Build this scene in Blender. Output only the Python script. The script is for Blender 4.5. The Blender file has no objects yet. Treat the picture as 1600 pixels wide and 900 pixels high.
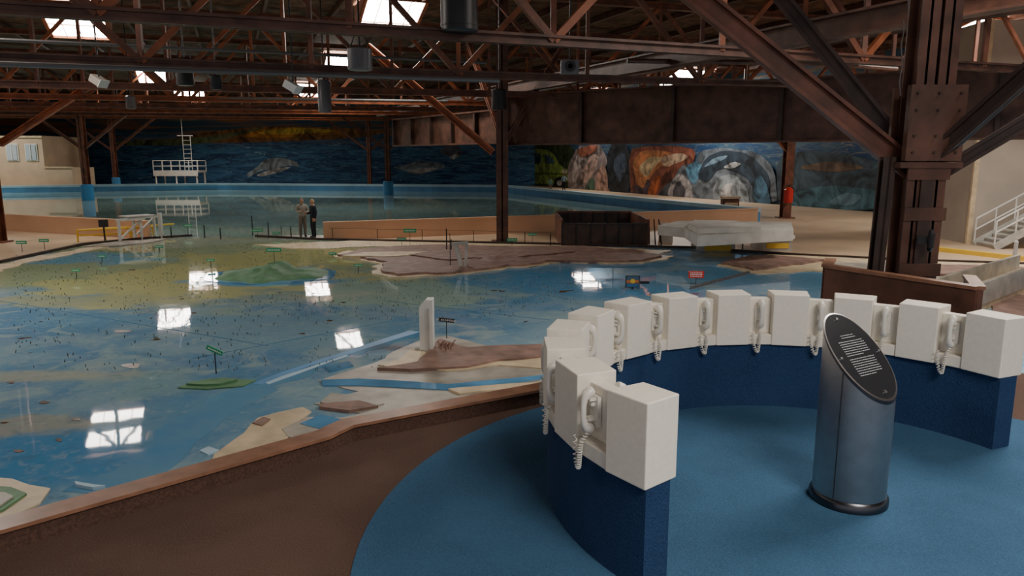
import bpy, bmesh, math, random
from mathutils import Vector, Matrix, noise
random.seed(7)
PI=math.pi
# ------------------------------------------------------------------ survey
CZ=2.3; F=1150.0; PT=math.atan(205/1150.0); CP=math.cos(PT); SP=math.sin(PT)
ZW=-1.2; ZF=-1.3
def ray(px,py):
    u=(450-py)/F
    return Vector(((px-800)/F, CP+u*SP, -SP+u*CP))
def G(px,py,z):
    r=ray(px,py); t=(z-CZ)/r.z
    return Vector((r.x*t,r.y*t,z))
def D(px,py,t):
    r=ray(px,py); return Vector((r.x*t,r.y*t,CZ+r.z*t))
# ------------------------------------------------------------------ materials
def new_mat(name):
    m=bpy.data.materials.new(name); m.use_nodes=True
    nt=m.node_tree; b=nt.nodes['Principled BSDF']
    return m,nt,b
def mat(name,c,rough=.6,metal=0,nscale=0,namt=.15,bump=0,c2=None,spec=None,detail=4,dist=0):
    m,nt,b=new_mat(name)
    b.inputs['Roughness'].default_value=rough
    b.inputs['Metallic'].default_value=metal
    if spec is not None: b.inputs['Specular IOR Level'].default_value=spec
    b.inputs['Base Color'].default_value=(*c,1)
    if nscale:
        tc=nt.nodes.new('ShaderNodeTexCoord'); n=nt.nodes.new('ShaderNodeTexNoise')
        n.inputs['Scale'].default_value=nscale; n.inputs['Detail'].default_value=detail; n.inputs['Distortion'].default_value=dist
        nt.links.new(tc.outputs['Object'],n.inputs['Vector'])
        r=nt.nodes.new('ShaderNodeValToRGB')
        a=c2 if c2 else tuple(max(0,x*(1-namt*2)) for x in c)
        bb=c if c2 else tuple(min(1,x*(1+namt)) for x in c)
        r.color_ramp.elements[0].position=.32; r.color_ramp.elements[1].position=.68
        r.color_ramp.elements[0].color=(*a,1); r.color_ramp.elements[1].color=(*bb,1)
        nt.links.new(n.outputs['Fac'],r.inputs['Fac']); nt.links.new(r.outputs['Color'],b.inputs['Base Color'])
        if bump:
            bp=nt.nodes.new('ShaderNodeBump'); bp.inputs['Strength'].default_value=bump; bp.inputs['Distance'].default_value=.02
            nt.links.new(n.outputs['Fac'],bp.inputs['Height']); nt.links.new(bp.outputs['Normal'],b.inputs['Normal'])
    return m
def emit(name,c,s):
    m,nt,b=new_mat(name)
    b.inputs['Base Color'].default_value=(.8,.8,.8,1)
    b.inputs['Emission Color'].default_value=(*c,1); b.inputs['Emission Strength'].default_value=s
    return m
def mixnode(nt,fac,a,b):
    mx=nt.nodes.new('ShaderNodeMix'); mx.data_type='RGBA'
    if isinstance(fac,(int,float)): mx.inputs[0].default_value=fac
    else: nt.links.new(fac,mx.inputs[0])
    for i,s in ((6,a),(7,b)):
        if isinstance(s,tuple): mx.inputs[i].default_value=(*s,1)
        else: nt.links.new(s,mx.inputs[i])
    return mx.outputs[2]
def noise_ramp(nt,vec,scale,lo,hi,detail=5,dist=0,top=1):
    n=nt.nodes.new('ShaderNodeTexNoise'); n.inputs['Scale'].default_value=scale; n.inputs['Detail'].default_value=detail
    n.inputs['Distortion'].default_value=dist
    nt.links.new(vec,n.inputs['Vector'])
    r=nt.nodes.new('ShaderNodeMapRange'); r.inputs[1].default_value=lo; r.inputs[2].default_value=hi; r.inputs[4].default_value=top
    r.interpolation_type='SMOOTHSTEP'
    nt.links.new(n.outputs['Fac'],r.inputs[0]); return r.outputs[0]
def blob(nt,vec,c,ax,ay,rot,soft=.35,ns=.5,na=.9,amt=1):
    mp=nt.nodes.new('ShaderNodeMapping'); mp.vector_type='TEXTURE'
    mp.inputs['Location'].default_value=(c[0],c[1],0); mp.inputs['Rotation'].default_value=(0,0,rot)
    mp.inputs['Scale'].default_value=(ax,ay,1e3)
    nt.links.new(vec,mp.inputs['Vector'])
    ln=nt.nodes.new('ShaderNodeVectorMath'); ln.operation='LENGTH'; nt.links.new(mp.outputs[0],ln.inputs[0])
    n=nt.nodes.new('ShaderNodeTexNoise'); n.inputs['Scale'].default_value=ns; n.inputs['Detail'].default_value=7; n.inputs['Distortion'].default_value=.5
    nt.links.new(vec,n.inputs['Vector'])
    ma=nt.nodes.new('ShaderNodeMath'); ma.operation='MULTIPLY_ADD'; nt.links.new(n.outputs['Fac'],ma.inputs[0]); ma.inputs[1].default_value=na*2; ma.inputs[2].default_value=-na
    ad=nt.nodes.new('ShaderNodeMath'); ad.operation='ADD'; nt.links.new(ln.outputs['Value'],ad.inputs[0]); nt.links.new(ma.outputs[0],ad.inputs[1])
    r=nt.nodes.new('ShaderNodeMapRange'); r.interpolation_type='SMOOTHSTEP'
    r.inputs[1].default_value=1-soft; r.inputs[2].default_value=1+soft; r.inputs[3].default_value=amt; r.inputs[4].default_value=0
    nt.links.new(ad.outputs[0],r.inputs[0]); return r.outputs[0]
def water_mat():
    m,nt,b=new_mat('bay_water')
    tc=nt.nodes.new('ShaderNodeTexCoord'); v=tc.outputs['Object']
    base=mixnode(nt,noise_ramp(nt,v,.5,.38,.62,8,.9),(.13,.29,.46),(.25,.40,.49))
    base=mixnode(nt,noise_ramp(nt,v,1.1,.50,.66,8,1.4,.8),base,(.33,.46,.48))
    base=mixnode(nt,noise_ramp(nt,v,.8,.56,.68,6,.7,.6),base,(.09,.27,.52))
    def add(base,px,py,wx,wy,col,soft=.3,ns=.6,na=.9,amt=1):
        c=G(px,py,ZW); e=G(px+wx,py,ZW); g=G(px,py-wy,ZW); h=G(px,py+wy,ZW)
        ax=abs(e.x-c.x); ay=(g.y-h.y)/2
        return mixnode(nt,blob(nt,v,c,ax,ay,0,soft,ns,na,amt),base,col)
    base=add(base,330,404,440,40,(.36,.44,.25),.3,.35,.8,.95)
    base=add(base,300,440,210,27,(.52,.53,.24),.15,.6,1.0,.9)
    base=add(base,450,402,150,14,(.48,.50,.22),.15,.7,1.0)
    base=add(base,560,440,120,19,(.50,.53,.30),.15,.7,1.0)
    base=add(base,130,402,120,9,(.20,.42,.54),.2,.6,1.0)
    base=add(base,200,377,220,8,(.46,.53,.40),.3,.5,.9)
    base=add(base,120,470,190,9,(.42,.46,.28),.3,.7,1.2,.8)
    base=add(base,620,455,150,22,(.33,.48,.42),.3,.6,1.1)
    base=add(base,415,438,110,9,(.13,.38,.60),.2,.7,.6)
    base=add(base,930,440,170,26,(.085,.30,.52),.4,.5,.9)
    base=add(base,1250,425,180,24,(.10,.33,.55),.4,.5,.9)
    base=add(base,80,588,170,9,(.44,.46,.34),.4,.9,1.2,.7)
    base=add(base,250,500,220,8,(.16,.34,.50),.4,.6,1.0,.7)
    base=add(base,430,520,190,24,(.22,.38,.47),.5,.6,1.0,.8)
    base=add(base,60,720,170,50,(.08,.28,.52),.3,.8,.9,.9)
    base=add(base,40,662,90,16,(.38,.39,.32),.4,1.2,1.4,.8)
    base=add(base,230,600,80,20,(.24,.40,.44),.4,1.0,1.2,.8)
    base=add(base,300,650,110,30,(.14,.32,.48),.5,.9,1.0,.8)
    spots=noise_ramp(nt,v,1.9,.715,.74,2,0)
    base=mixnode(nt,spots,base,(.12,.07,.035))
    base=mixnode(nt,noise_ramp(nt,v,7,.5,.75,6,.8,.35),base,(.44,.52,.50))
    base=mixnode(nt,noise_ramp(nt,v,4,.54,.72,6,1.2,.35),base,(.08,.19,.28))
    nt.links.new(base,b.inputs['Base Color'])
    b.inputs['Roughness'].default_value=.03; b.inputs['IOR'].default_value=1.34
    n=nt.nodes.new('ShaderNodeTexNoise'); n.inputs['Scale'].default_value=1.8; n.inputs['Detail'].default_value=1
    nt.links.new(v,n.inputs['Vector'])
    bp=nt.nodes.new('ShaderNodeBump'); bp.inputs['Strength'].default_value=.07; bp.inputs['Distance'].default_value=.02
    nt.links.new(n.outputs['Fac'],bp.inputs['Height']); nt.links.new(bp.outputs['Normal'],b.inputs['Normal'])
    return m
M_water=water_mat()
M_ocean=mat('ocean_basin_water',(.42,.58,.50),.03,0,.25,.2,0,c2=(.28,.47,.45))
def carpet(name,c1,c2):
    m=mat(name,c1,.95,0,90,.2,.6,c2=c2,spec=.15,detail=6)
    nt=m.node_tree; b=nt.nodes['Principled BSDF']
    src=b.inputs['Base Color'].links[0].from_socket
    tc=nt.nodes.new('ShaderNodeTexCoord')
    f=noise_ramp(nt,tc.outputs['Object'],1.6,.3,.75,4,.3,.35)
    out=mixnode(nt,f,src,tuple(x*1.35 for x in c1))
    nt.links.new(out,b.inputs['Base Color']); return m
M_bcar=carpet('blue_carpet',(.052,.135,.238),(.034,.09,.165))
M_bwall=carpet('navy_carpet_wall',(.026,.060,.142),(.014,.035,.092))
M_brcar=carpet('brown_carpet',(.125,.078,.060),(.075,.045,.034))
M_white=mat('cream_paint',(.84,.79,.69),.5,0,30,.02,.03)
M_phone=mat('phone_plastic',(.76,.73,.66),.3)
M_wood=mat('varnished_cap',(.28,.14,.085),.35,0,6,.15)
M_curb=mat('curb_face',(.085,.042,.028),.85,0,50,.2,.3)
M_steel=mat('rust_painted_steel',(.19,.068,.038),.5,0,2.5,.25,.1)
M_steel2=mat('skylit_rust_steel',(.34,.10,.038),.5,0,2.5,.2,.1)  # rusty brown steel brightened to orange, skylight glow put into the colour
M_steelm=mat('brown_steel',(.125,.055,.036),.5,0,2.5,.25,.1)
M_steeld=mat('dark_steel',(.058,.032,.024),.5,0,2.5,.25)
M_roofd=mat('roof_boards',(.14,.068,.036),.8,0,1.8,.4,.2)
M_black=mat('black_metal',(.012,.013,.015),.4,0,10,.1)
M_metal=mat('brushed_steel',(.42,.41,.41),.34,1,12,.05)
M_plaque=mat('plaque_black',(.02,.022,.026),.22)
M_ptext=mat('plaque_lettering',(.45,.47,.5),.5)
M_conc=mat('concrete_floor',(.64,.47,.31),.4,0,.35,.1)
M_cream=mat('cream_land',(.68,.55,.36),.5,0,3,.12,.1)
M_brown=mat('brown_land',(.28,.17,.135),.6,0,3,.2,.3)
M_grayl=mat('grey_tan_land',(.40,.37,.31),.45,0,2,.2,.1)
M_green=mat('green_land',(.12,.29,.14),.6,0,4,.3,.3,c2=(.07,.18,.08))
M_lblue=mat('light_blue_channel',(.12,.33,.56),.04,0,1.2,.2,0)
M_chan=mat('deep_channel_blue',(.11,.31,.54),.03,0,1.2,.25,0,c2=(.17,.36,.50),detail=7)
M_orange=mat('peach_wall',(.68,.42,.26),.6,0,.6,.05)
M_rim=mat('pale_blue_rim',(.42,.60,.72),.5,0,1,.05)
M_rimd=mat('blue_rim',(.10,.29,.54),.5,0,1,.1)
M_gwhite=mat('white_enamel',(.74,.74,.70),.5,0,3,.05)
M_grey=mat('grey_concrete',(.50,.49,.45),.7,0,2,.12)
M_pipe=mat('galvanised_pipe',(.16,.15,.15),.5,.3)
M_beige=mat('beige_wall',(.64,.50,.35),.7,0,.8,.06)
M_greyw=mat('putty_wall',(.46,.41,.35),.8,0,.5,.08)
M_yellow=mat('yellow_paint',(.75,.50,.05),.5)
M_red=mat('red_paint',(.6,.03,.02),.4)
M_sgreen=mat('sign_green',(.02,.36,.16),.5)
M_swhite=mat('sign_white',(.8,.8,.8),.5)
M_glass=mat('window_glass_bright',(.5,.6,.65),.1)
M_skin=mat('skin',(.50,.28,.19),.6)
M_sky=emit('skylight_glass',(1,.94,.86),28)
M_well=mat('skylight_well',(.55,.30,.24),.6)
M_blue=mat('blue_drum',(.06,.26,.54),.5)
# ------------------------------------------------------------------ mesh builder
class MB:
    def __init__(s): s.v=[]; s.f=[]; s.m=[]; s.mats=[]
    def mi(s,m):
        if m not in s.mats: s.mats.append(m)
        return s.mats.index(m)
    def add(s,vs,fs,m):
        o=len(s.v); s.v+= [tuple(x) for x in vs]; k=s.mi(m)
        for f in fs: s.f.append([o+i for i in f]); s.m.append(k)
    def bar(s,p0,p1,w,h,m,up=(0,0,1)):
        p0=Vector(p0);p1=Vector(p1); d=(p1-p0).normalized(); up=Vector(up)
        if abs(d.dot(up))>.99: up=Vector((0,1,0))
        x=d.cross(up).normalized(); y=x.cross(d).normalized()
        vs=[p+x*a*w/2+y*b*h/2 for p in(p0,p1) for a,b in((-1,-1),(1,-1),(1,1),(-1,1))]
        s.add(vs,[(3,2,1,0),(4,5,6,7),(0,1,5,4),(1,2,6,5),(2,3,7,6),(3,0,4,7)],m)
    def ibeam(s,p0,p1,w,h,m,t=.04,up=(0,0,1)):
        p0=Vector(p0);p1=Vector(p1); d=(p1-p0).normalized(); up=Vector(up)
        if abs(d.dot(up))>.99: up=Vector((0,1,0))
        x=d.cross(up).normalized(); y=x.cross(d).normalized()
        s.bar(p0,p1,t,h,m,up)
        for q in(-1,1): s.bar(p0+y*q*(h-t)/2,p1+y*q*(h-t)/2,w,t,m,up)
    def box(s,c,sz,m,rz=0):
        c=Vector(c); d=Vector((math.cos(rz),math.sin(rz),0))*sz[0]/2
        s.bar(c-d,c+d,sz[1],sz[2],m)
    def prism(s,pts,z0,z1,m,msid=None):
        n=len(pts)
        a=sum(pts[i][0]*pts[(i+1)%n][1]-pts[(i+1)%n][0]*pts[i][1] for i in range(n))
        if a<0: pts=pts[::-1]
        vs=[(p[0],p[1],z0) for p in pts]+[(p[0],p[1],z1) for p in pts]
        s.add(vs,[list(range(n,2*n))],m)
        s.add(vs,[list(range(n))[::-1]]+[(i,(i+1)%n,n+(i+1)%n,n+i) for i in range(n)],msid or m)
    def tube(s,pts,rad,m,n=8,caps=True):
        pts=[Vector(p) for p in pts]
        if not isinstance(rad,(list,tuple)): rad=[rad]*len(pts)
        vs=[]; px=None
        for i,p in enumerate(pts):
            d=(pts[min(i+1,len(pts)-1)]-pts[max(i-1,0)]).normalized()
            if px is None:
                px=d.orthogonal().normalized()
            else:
                px=(px-d*px.dot(d))
                px=px.normalized() if px.length>1e-6 else d.orthogonal().normalized()
            py=d.cross(px)
            for k in range(n):
                a=2*PI*k/n; vs.append(p+(px*math.cos(a)+py*math.sin(a))*rad[i])
        fs=[]
        for i in range(len(pts)-1):
            for k in range(n):
                fs.append((i*n+k,i*n+(k+1)%n,(i+1)*n+(k+1)%n,(i+1)*n+k))
        if caps: fs+= [list(range(n))[::-1], [ (len(pts)-1)*n+k for k in range(n)]]
        s.add(vs,fs,m)
    def obj(s,name,smooth=False,bevel=0,parent=None):
        me=bpy.data.meshes.new(name); me.from_pydata(s.v,[],s.f)
        for m in s.mats: me.materials.append(m)
        for p,k in zip(me.polygons,s.m): p.material_index=k; p.use_smooth=smooth
        me.update(); o=bpy.data.objects.new(name,me); bpy.context.collection.objects.link(o)
        if bevel:
            b=o.modifiers.new('bevel','BEVEL'); b.width=bevel; b.segments=2; b.limit_method='ANGLE'
        if smooth:
            try:
                me.set_sharp_from_angle(angle=math.radians(40))
            except Exception: pass
        if parent: o.parent=parent
        return o
def ragged(pts,amp=.06,step=.25):
    out=[]; n=len(pts)
    for i in range(n):
        a=Vector(pts[i]); b=Vector(pts[(i+1)%n]); L=(b-a).length; k=max(1,min(30,int(L/step)))
        for j in range(k):
            p=a.lerp(b,j/k); q=noise.noise_vector(Vector((p.x*1.7,p.y*1.7,3)))+.5*noise.noise_vector(Vector((p.x*5,p.y*5,7)))
            out.append((p.x+q.x*amp*2,p.y+q.y*amp*2))
    return out
def pix(poly,z): return [G(x,y,z).to_2d() for x,y in poly]

# ------------------------------------------------------------------ hall shell
mb=MB(); mb.prism([(-90,-14),(60,-14),(60,110),(-90,110)],ZF-.3,ZF,M_conc); mb.obj('floor')
far=[(-260,455),(-60,418),(0,411),(60,398),(130,383),(220,374),(300,369),(400,370),(500,375),(640,378),(870,383),(1080,388),(1250,400),(1420,408),(1600,414),(1900,420)]
wp=pix(far,ZW)
near=[G(0,865,0).to_2d(),G(515,709,0).to_2d(),G(552,690,0).to_2d(),G(850,630,0).to_2d()]
c0,c1,c2,c3=near
d01=(c0-c1).normalized(); cL=c0+d01*9
cR=Vector((4.05,9.36))
model_poly=wp+[Vector((24,9)),Vector((5.2,7.6)),cR,c3,c2,c1,c0,cL]
mb=MB(); mb.prism(model_poly,ZF+.005,ZW,M_water,M_curb)
mb.obj('bay_model_water')
bz=ZW+.65
def B(px,py): return G(px,py,bz).to_2d()
b_fl=B(232,347); b_fr=B(505,349); b_r=B(1183,327); b_br=B(790,290); b_bl=B(340,287); b_l=B(0,291)
b_ll=Vector((-70,b_l.y-12)); b_f0=B(0,336); b_fll=Vector((-50,b_f0.y+2))
ch=[G(500,376,ZW).to_2d(),G(238,373,ZW).to_2d()]
mb=MB(); mb.prism([b_ll,b_l,b_bl,b_br,b_r,b_fr,ch[0],ch[1],b_fl,b_f0,b_fll],ZF+.005,ZW-.004,M_ocean); mb.obj('ocean_basin_water')
def wallseg(mb,a,b,th,z0,z1,m,cap=None,ct=.06):
    a=Vector(a).to_2d();b=Vector(b).to_2d(); mb.bar((a.x,a.y,(z0+z1)/2),(b.x,b.y,(z0+z1)/2),th,z1-z0,m)
    if cap: mb.bar((a.x,a.y,z1+ct/2),(b.x,b.y,z1+ct/2),th+.05,ct,cap)
mb=MB()
wallseg(mb,b_fr,b_r,.18,ZF,bz,M_orange,M_orange)
wallseg(mb,b_fll,b_f0,.18,ZF,bz,M_orange,M_orange); wallseg(mb,b_f0,b_fl,.18,ZF,bz,M_orange,M_orange)
mb.obj('basin_wall_front')
mb=MB()
for a,b in((b_r,b_br),(b_br,b_bl),(b_bl,b_l),(b_l,b_ll)):
    wallseg(mb,a,b,.5,ZF,bz-.16,M_rimd,M_rim,.22)
mb.obj('basin_rim')
def RZ(y): return 8.45+.012*y
mb=MB()
y0,y1=-14,112
mb.add([(-95,y0,RZ(y0)),(65,y0,RZ(y0)),(65,y1,RZ(y1)),(-95,y1,RZ(y1)),(-95,y0,RZ(y0)+.3),(65,y0,RZ(y0)+.3),(65,y1,RZ(y1)+.3),(-95,y1,RZ(y1)+.3)],
 [(3,2,1,0),(4,5,6,7),(0,1,5,4),(1,2,6,5),(2,3,7,6),(3,0,4,7)],M_roofd)
mb.obj('ceiling')
def skylight(x,y,w=3.0,l=3.6,drop=1.0,rz=.36):
    mb=MB(); z=RZ(y)-.06; ca,sa=math.cos(rz),math.sin(rz)
    def T(a,b,o=0):
        zz=z-.15-drop*(b/l+.5)+o
        return Vector((x+a*ca-b*sa,y+a*sa+b*ca,zz))
    def R(a,b):
        p=T(a,b); return Vector((p.x,p.y,z))
    mb.add([T(-w/2,-l/2),T(w/2,-l/2),T(w/2,l/2),T(-w/2,l/2)],[(3,2,1,0)],M_sky)
    for s in(-1,1):
        mb.bar(T(s*w/2,-l/2,-.02),T(s*w/2,l/2,-.02),.14,.12,M_steel2)
        e=s*(w/2+.03); mb.add([T(e,-l/2),T(e,l/2),R(e,l/2),R(e,-l/2)],[(0,1,2,3)],M_well)
    mb.bar(T(-w/2,-l/2,-.02),T(w/2,-l/2,-.02),.14,.12,M_steel2); mb.bar(T(-w/2,l/2,-.02),T(w/2,l/2,-.02),.14,.12,M_steel2)
    e=l/2+.03; mb.add([T(-w/2,e),T(w/2,e),R(w/2,e),R(-w/2,e)],[(0,1,2,3)],M_well)
    for k in(-1,0,1): mb.bar(T(k*w/4,-l/2,-.03),T(k*w/4,l/2,-.03),.03,.04,M_well)
    mb.bar(T(-w/2,l*.12,-.03),T(w/2,l*.12,-.03),.04,.05,M_well)
    return mb.obj('skylight')
for x,y,w,l in [(-19,33.6,2.4,2.8),(-27.7,59,2.5,3.0),(-19.6,73,2.4,2.8),(-11.6,51,1.9,2.7),(8.2,80,2.4,3.2),(-5.2,33,2.5,3),(13.8,61,3.4,3.6),(22.6,38.0,3.4,3.6),
              (-34,80,3,3.5),(-14,16,3,3.6),(8.5,10,4,4.8),(4,-3,4,4.8),(17,24,3.6,4.2),(-32,24,3.6,4.2),(30,27,3.5,4),(-46,50,3.5,4),(-52,70,3.5,4)]:  # this row includes unseen skylights added to light the platform and right-hand floor
    skylight(x,y,w,l)
# ------------------------------------------------------------------ walls & mural
wl=Vector((-75,92)); wc=Vector((3,94)); wr=G(1400,333,ZF).to_2d()
def mural_mat(name,bl):
    m,nt,b=new_mat(name)
    tc=nt.nodes.new('ShaderNodeTexCoord'); v=tc.outputs['Object']
    mp=nt.nodes.new('ShaderNodeMapping'); mp.inputs['Scale'].default_value=(.35,.35,2.2); nt.links.new(v,mp.inputs['Vector'])
    sea=mixnode(nt,noise_ramp(nt,mp.outputs[0],.8,.35,.65,7,1.6),(.018,.07,.19),(.06,.24,.48) if bl else (.08,.16,.22))
    sea=mixnode(nt,noise_ramp(nt,mp.outputs[0],2.2,.56,.70,5,2),sea,(.22,.46,.62) if bl else (.28,.26,.23))
    sp=nt.nodes.new('ShaderNodeSeparateXYZ'); nt.links.new(v,sp.inputs[0])
    mr=nt.nodes.new('ShaderNodeMapRange'); mr.inputs[1].default_value=3.6; mr.inputs[2].default_value=5.6; nt.links.new(sp.outputs[2],mr.inputs[0])
    mp2=nt.nodes.new('ShaderNodeMapping'); mp2.inputs['Scale'].default_value=(.07,.07,1.0); mp2.inputs['Rotation'].default_value=(0,.02,0); nt.links.new(v,mp2.inputs['Vector'])
    sky=mixnode(nt,noise_ramp(nt,mp2.outputs[0],1.0,.46,.66,4,1.2),(.025,.08,.14),(.30,.13,.04))
    sky=mixnode(nt,noise_ramp(nt,mp2.outputs[0],1.7,.60,.74,4,1.0),sky,(.42,.32,.06))
    c=mixnode(nt,mr.outputs[0],sea,sky)
    nt.links.new(c,b.inputs['Base Color']); b.inputs['Roughness'].default_value=.6
    return m
M_mural=mural_mat('ocean_mural',True); M_mural2=mural_mat('coast_mural',False)
mb=MB(); wallseg(mb,wl,wc,.3,ZF,10,M_mural); mb.obj('wall_back')
mb=MB(); wallseg(mb,wc,wr,.3,ZF,10,M_mural2); mb.obj('wall_mural_right')
mb=MB(); wallseg(mb,wr,Vector((60,50)),.3,ZF,10,M_greyw)
mb.obj('wall_right')
mb=MB(); wallseg(mb,Vector((-75,92)),Vector((-75,-10)),.3,ZF,10,M_greyw); mb.obj('wall_left')
def onwall(px,py,a,b,off):
    d=(b-a).normalized(); n=Vector((d.y,-d.x))
    if n.dot(-a)<0: n=-n
    a2=a+n*(.15+off); r=ray(px,py); t=(n.x*a2.x+n.y*a2.y)/(n.x*r.x+n.y*r.y)
    return Vector((r.x*t,r.y*t,CZ+r.z*t))
PM={}
def pm(c):
    if c not in PM: PM[c]=mat('mural_paint_%d'%len(PM),tuple(min(.85,x*1.3) for x in c),.65,0,.7,.4,detail=8,dist=1.5)
    return PM[c]
def smoothpoly(p,it=2):
    for _ in range(it):
        q=[]
        for i in range(len(p)):
            a=p[i];b=p[(i+1)%len(p)]
            q.append((a[0]*.8+b[0]*.2,a[1]*.8+b[1]*.2)); q.append((a[0]*.2+b[0]*.8,a[1]*.2+b[1]*.8))
        p=q
    return p
def ell(cx,cy,rx,ry,n=10): return [(cx+rx*math.cos(2*PI*k/n),cy+ry*math.sin(2*PI*k/n)) for k in range(n)]
def mural(name,items,a,b,it=2):
    mb=MB()
    for i,(poly,c) in enumerate(items):
        poly=smoothpoly(poly,it); pts=[onwall(x,y,a,b,.02+.008*i) for x,y in poly]
        mb.add(pts,[list(range(len(pts)))],pm(c))
    return mb.obj(name)
mural('mural_painting_ocean',[
 ([(260,216),(400,196),(560,200),(610,206),(560,216),(420,222),(300,224)],(.22,.11,.04)),
 ([(330,212),(440,197),(570,206),(440,216)],(.40,.18,.03)),
 ([(390,208),(460,198),(540,205),(450,211)],(.48,.36,.06)),
 ([(150,222),(330,214),(400,200),(420,198),(320,226),(200,228)],(.13,.17,.08)),
 ([(384,272),(400,262),(415,248),(440,246),(462,252),(470,262),(455,258),(435,262),(425,272),(418,264),(400,270),(388,278)],(.26,.34,.38)),
 ([(398,274),(425,264),(458,260),(440,268),(410,276)],(.50,.54,.54)),
 ([(612,262),(640,256),(656,250),(688,254),(698,262),(672,268),(650,274),(630,266)],(.22,.32,.37)),
 ([(630,268),(660,262),(690,262),(660,272)],(.48,.53,.54)),
 ([(684,238),(700,224),(716,228),(724,240),(704,246)],(.12,.14,.19)),
 ([(700,246),(712,240),(722,242),(708,250)],(.42,.46,.48)),
],wl,wc)
mural('mural_painting_coast',[
 ([(800,222),(880,220),(900,234),(904,296),(800,294)],(.05,.085,.04)),
 ([(804,270),(812,254),(820,240),(836,232),(856,234),(868,244),(874,258),(890,266),(892,286),(806,288)],(.28,.42,.09)),
 ([(818,256),(826,242),(844,238),(847,256)],(.08,.15,.18)),
 ([(851,256),(851,240),(862,245),(868,256)],(.08,.15,.18)),
 ([(806,270),(888,270),(888,273),(806,273)],(.12,.19,.03)),
 (ell(824,286,9,10),(.02,.02,.02)),(ell(874,286,9,10),(.02,.02,.02)),(ell(824,286,4,4.5),(.4,.4,.38)),(ell(874,286,4,4.5),(.4,.4,.38)),
 (ell(882,268,4,4),(.6,.58,.44)),(ell(810,268,3,3),(.5,.11,.05)),
 ([(888,300),(886,262),(904,226),(920,232),(936,222),(950,250),(944,268),(962,304)],(.30,.26,.26)),
 ([(892,270),(904,234),(914,240),(904,268),(898,290)],(.50,.46,.46)),
 ([(906,274),(926,238),(936,246),(928,270),(914,288)],(.54,.40,.36)),
 ([(930,300),(932,268),(944,256),(950,276),(958,302)],(.42,.28,.24)),
 ([(912,296),(924,276),(930,284),(928,302)],(.10,.18,.14)),
 ([(900,236),(920,226),(936,228),(926,240),(908,246)],(.40,.15,.10)),
 ([(948,226),(984,224),(986,304),(950,310)],(.035,.045,.06)),
 ([(956,250),(976,236),(980,262),(966,290)],(.08,.12,.18)),
 ([(982,234),(1010,228),(1060,228),(1088,234),(1082,262),(1058,276),(1030,316),(986,314)],(.26,.09,.06)),
 ([(988,250),(1004,234),(1044,236),(1062,246),(1040,254),(1020,270),(1006,296),(994,290)],(.52,.22,.10)),
 ([(996,262),(1016,244),(1040,246),(1024,258),(1010,280)],(.64,.46,.28)),
 ([(1030,246),(1064,238),(1078,246),(1056,256),(1038,262)],(.60,.42,.30)),
 ([(986,312),(992,286),(1006,296),(1012,276),(1022,300),(1016,316)],(.10,.07,.09)),
 ([(1010,302),(1024,274),(1034,276),(1022,310)],(.50,.14,.05)),
 ([(1018,320),(1036,292),(1052,280),(1064,258),(1088,254),(1092,236),(1130,230),(1184,238),(1210,262),(1216,326)],(.13,.16,.19)),
 ([(1040,316),(1046,288),(1062,268),(1080,286),(1084,320)],(.36,.35,.36)),
 ([(1050,300),(1060,280),(1072,296),(1068,318),(1054,318)],(.10,.10,.12)),
 ([(1070,262),(1090,250),(1098,262),(1086,290),(1076,280)],(.10,.24,.36)),
 ([(1088,278),(1102,246),(1130,234),(1172,240),(1204,276),(1200,320),(1180,300),(1164,274),(1124,260),(1106,286)],(.03,.05,.075)),
 ([(1098,262),(1116,246),(1140,242),(1130,250),(1110,258)],(.16,.26,.34)),
 ([(1112,304),(1120,278),(1146,270),(1168,294),(1172,324),(1128,326)],(.24,.28,.31)),
 ([(1122,318),(1130,290),(1146,284),(1140,304),(1150,320)],(.46,.46,.46)),
 ([(1128,262),(1146,252),(1160,256),(1144,264)],(.42,.44,.44)),
 ([(1174,300),(1186,270),(1198,286),(1206,322),(1184,322)],(.06,.14,.22)),
 ([(1212,246),(1260,234),(1330,242),(1392,258),(1392,328),(1216,328)],(.045,.075,.10)),
 ([(1230,304),(1290,288),(1380,298),(1384,328),(1232,328)],(.06,.14,.18)),
 ([(1240,262),(1300,250),(1360,262),(1300,270)],(.14,.10,.07)),
 ([(1290,318),(1320,300),(1350,306),(1330,322)],(.12,.22,.28)),
],wc,wr,1)
mb=MB()
xl=D(60,250,74).x
mb.box(((-74+xl)/2,80,1.5),(74+xl,8,5.8),M_beige)
xr=D(103,250,74).x
mb.box(((xl+xr)/2,78,-.1),(xr-xl,4,2.6),M_beige); mb.box(((xl+xr)/2,76,1.25),(xr-xl+.2,.3,.12),M_cream)
mb.box(((-74+xl)/2,75.98,4.3),(74+xl+.2,.3,.2),M_cream)
for cx in(8,38):
    q=D(cx,238,73.6)
    mb.box((q.x,75.95,q.z),(1.25,.1,1.75),M_gwhite); mb.box((q.x,75.88,q.z),(1.0,.1,1.5),M_glass); mb.box((q.x,75.8,q.z),(.08,.06,1.6),M_gwhite)
mb.obj('annex_building')
mb=MB(); q=D(1532,385,30); bx=q.x
mb.box((bx+8,q.y+4,3.2),(16,6,9.0),M_greyw)
mb.box((bx+.06,q.y+.96,3.2),(.2,.12,9.0),M_cream)
mb.obj('wall_stair_block')
sy=q.y
mb=MB()
for i in range(10):
    x=bx+.1+i*.3; z=ZF+.17*(i+1)
    mb.box((x+.15,sy-.2,z-.03),(.34,1.2,.06),M_grey); mb.box((x+.02,sy-.2,z-.1),(.04,1.15,.14),M_greyw)
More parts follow.
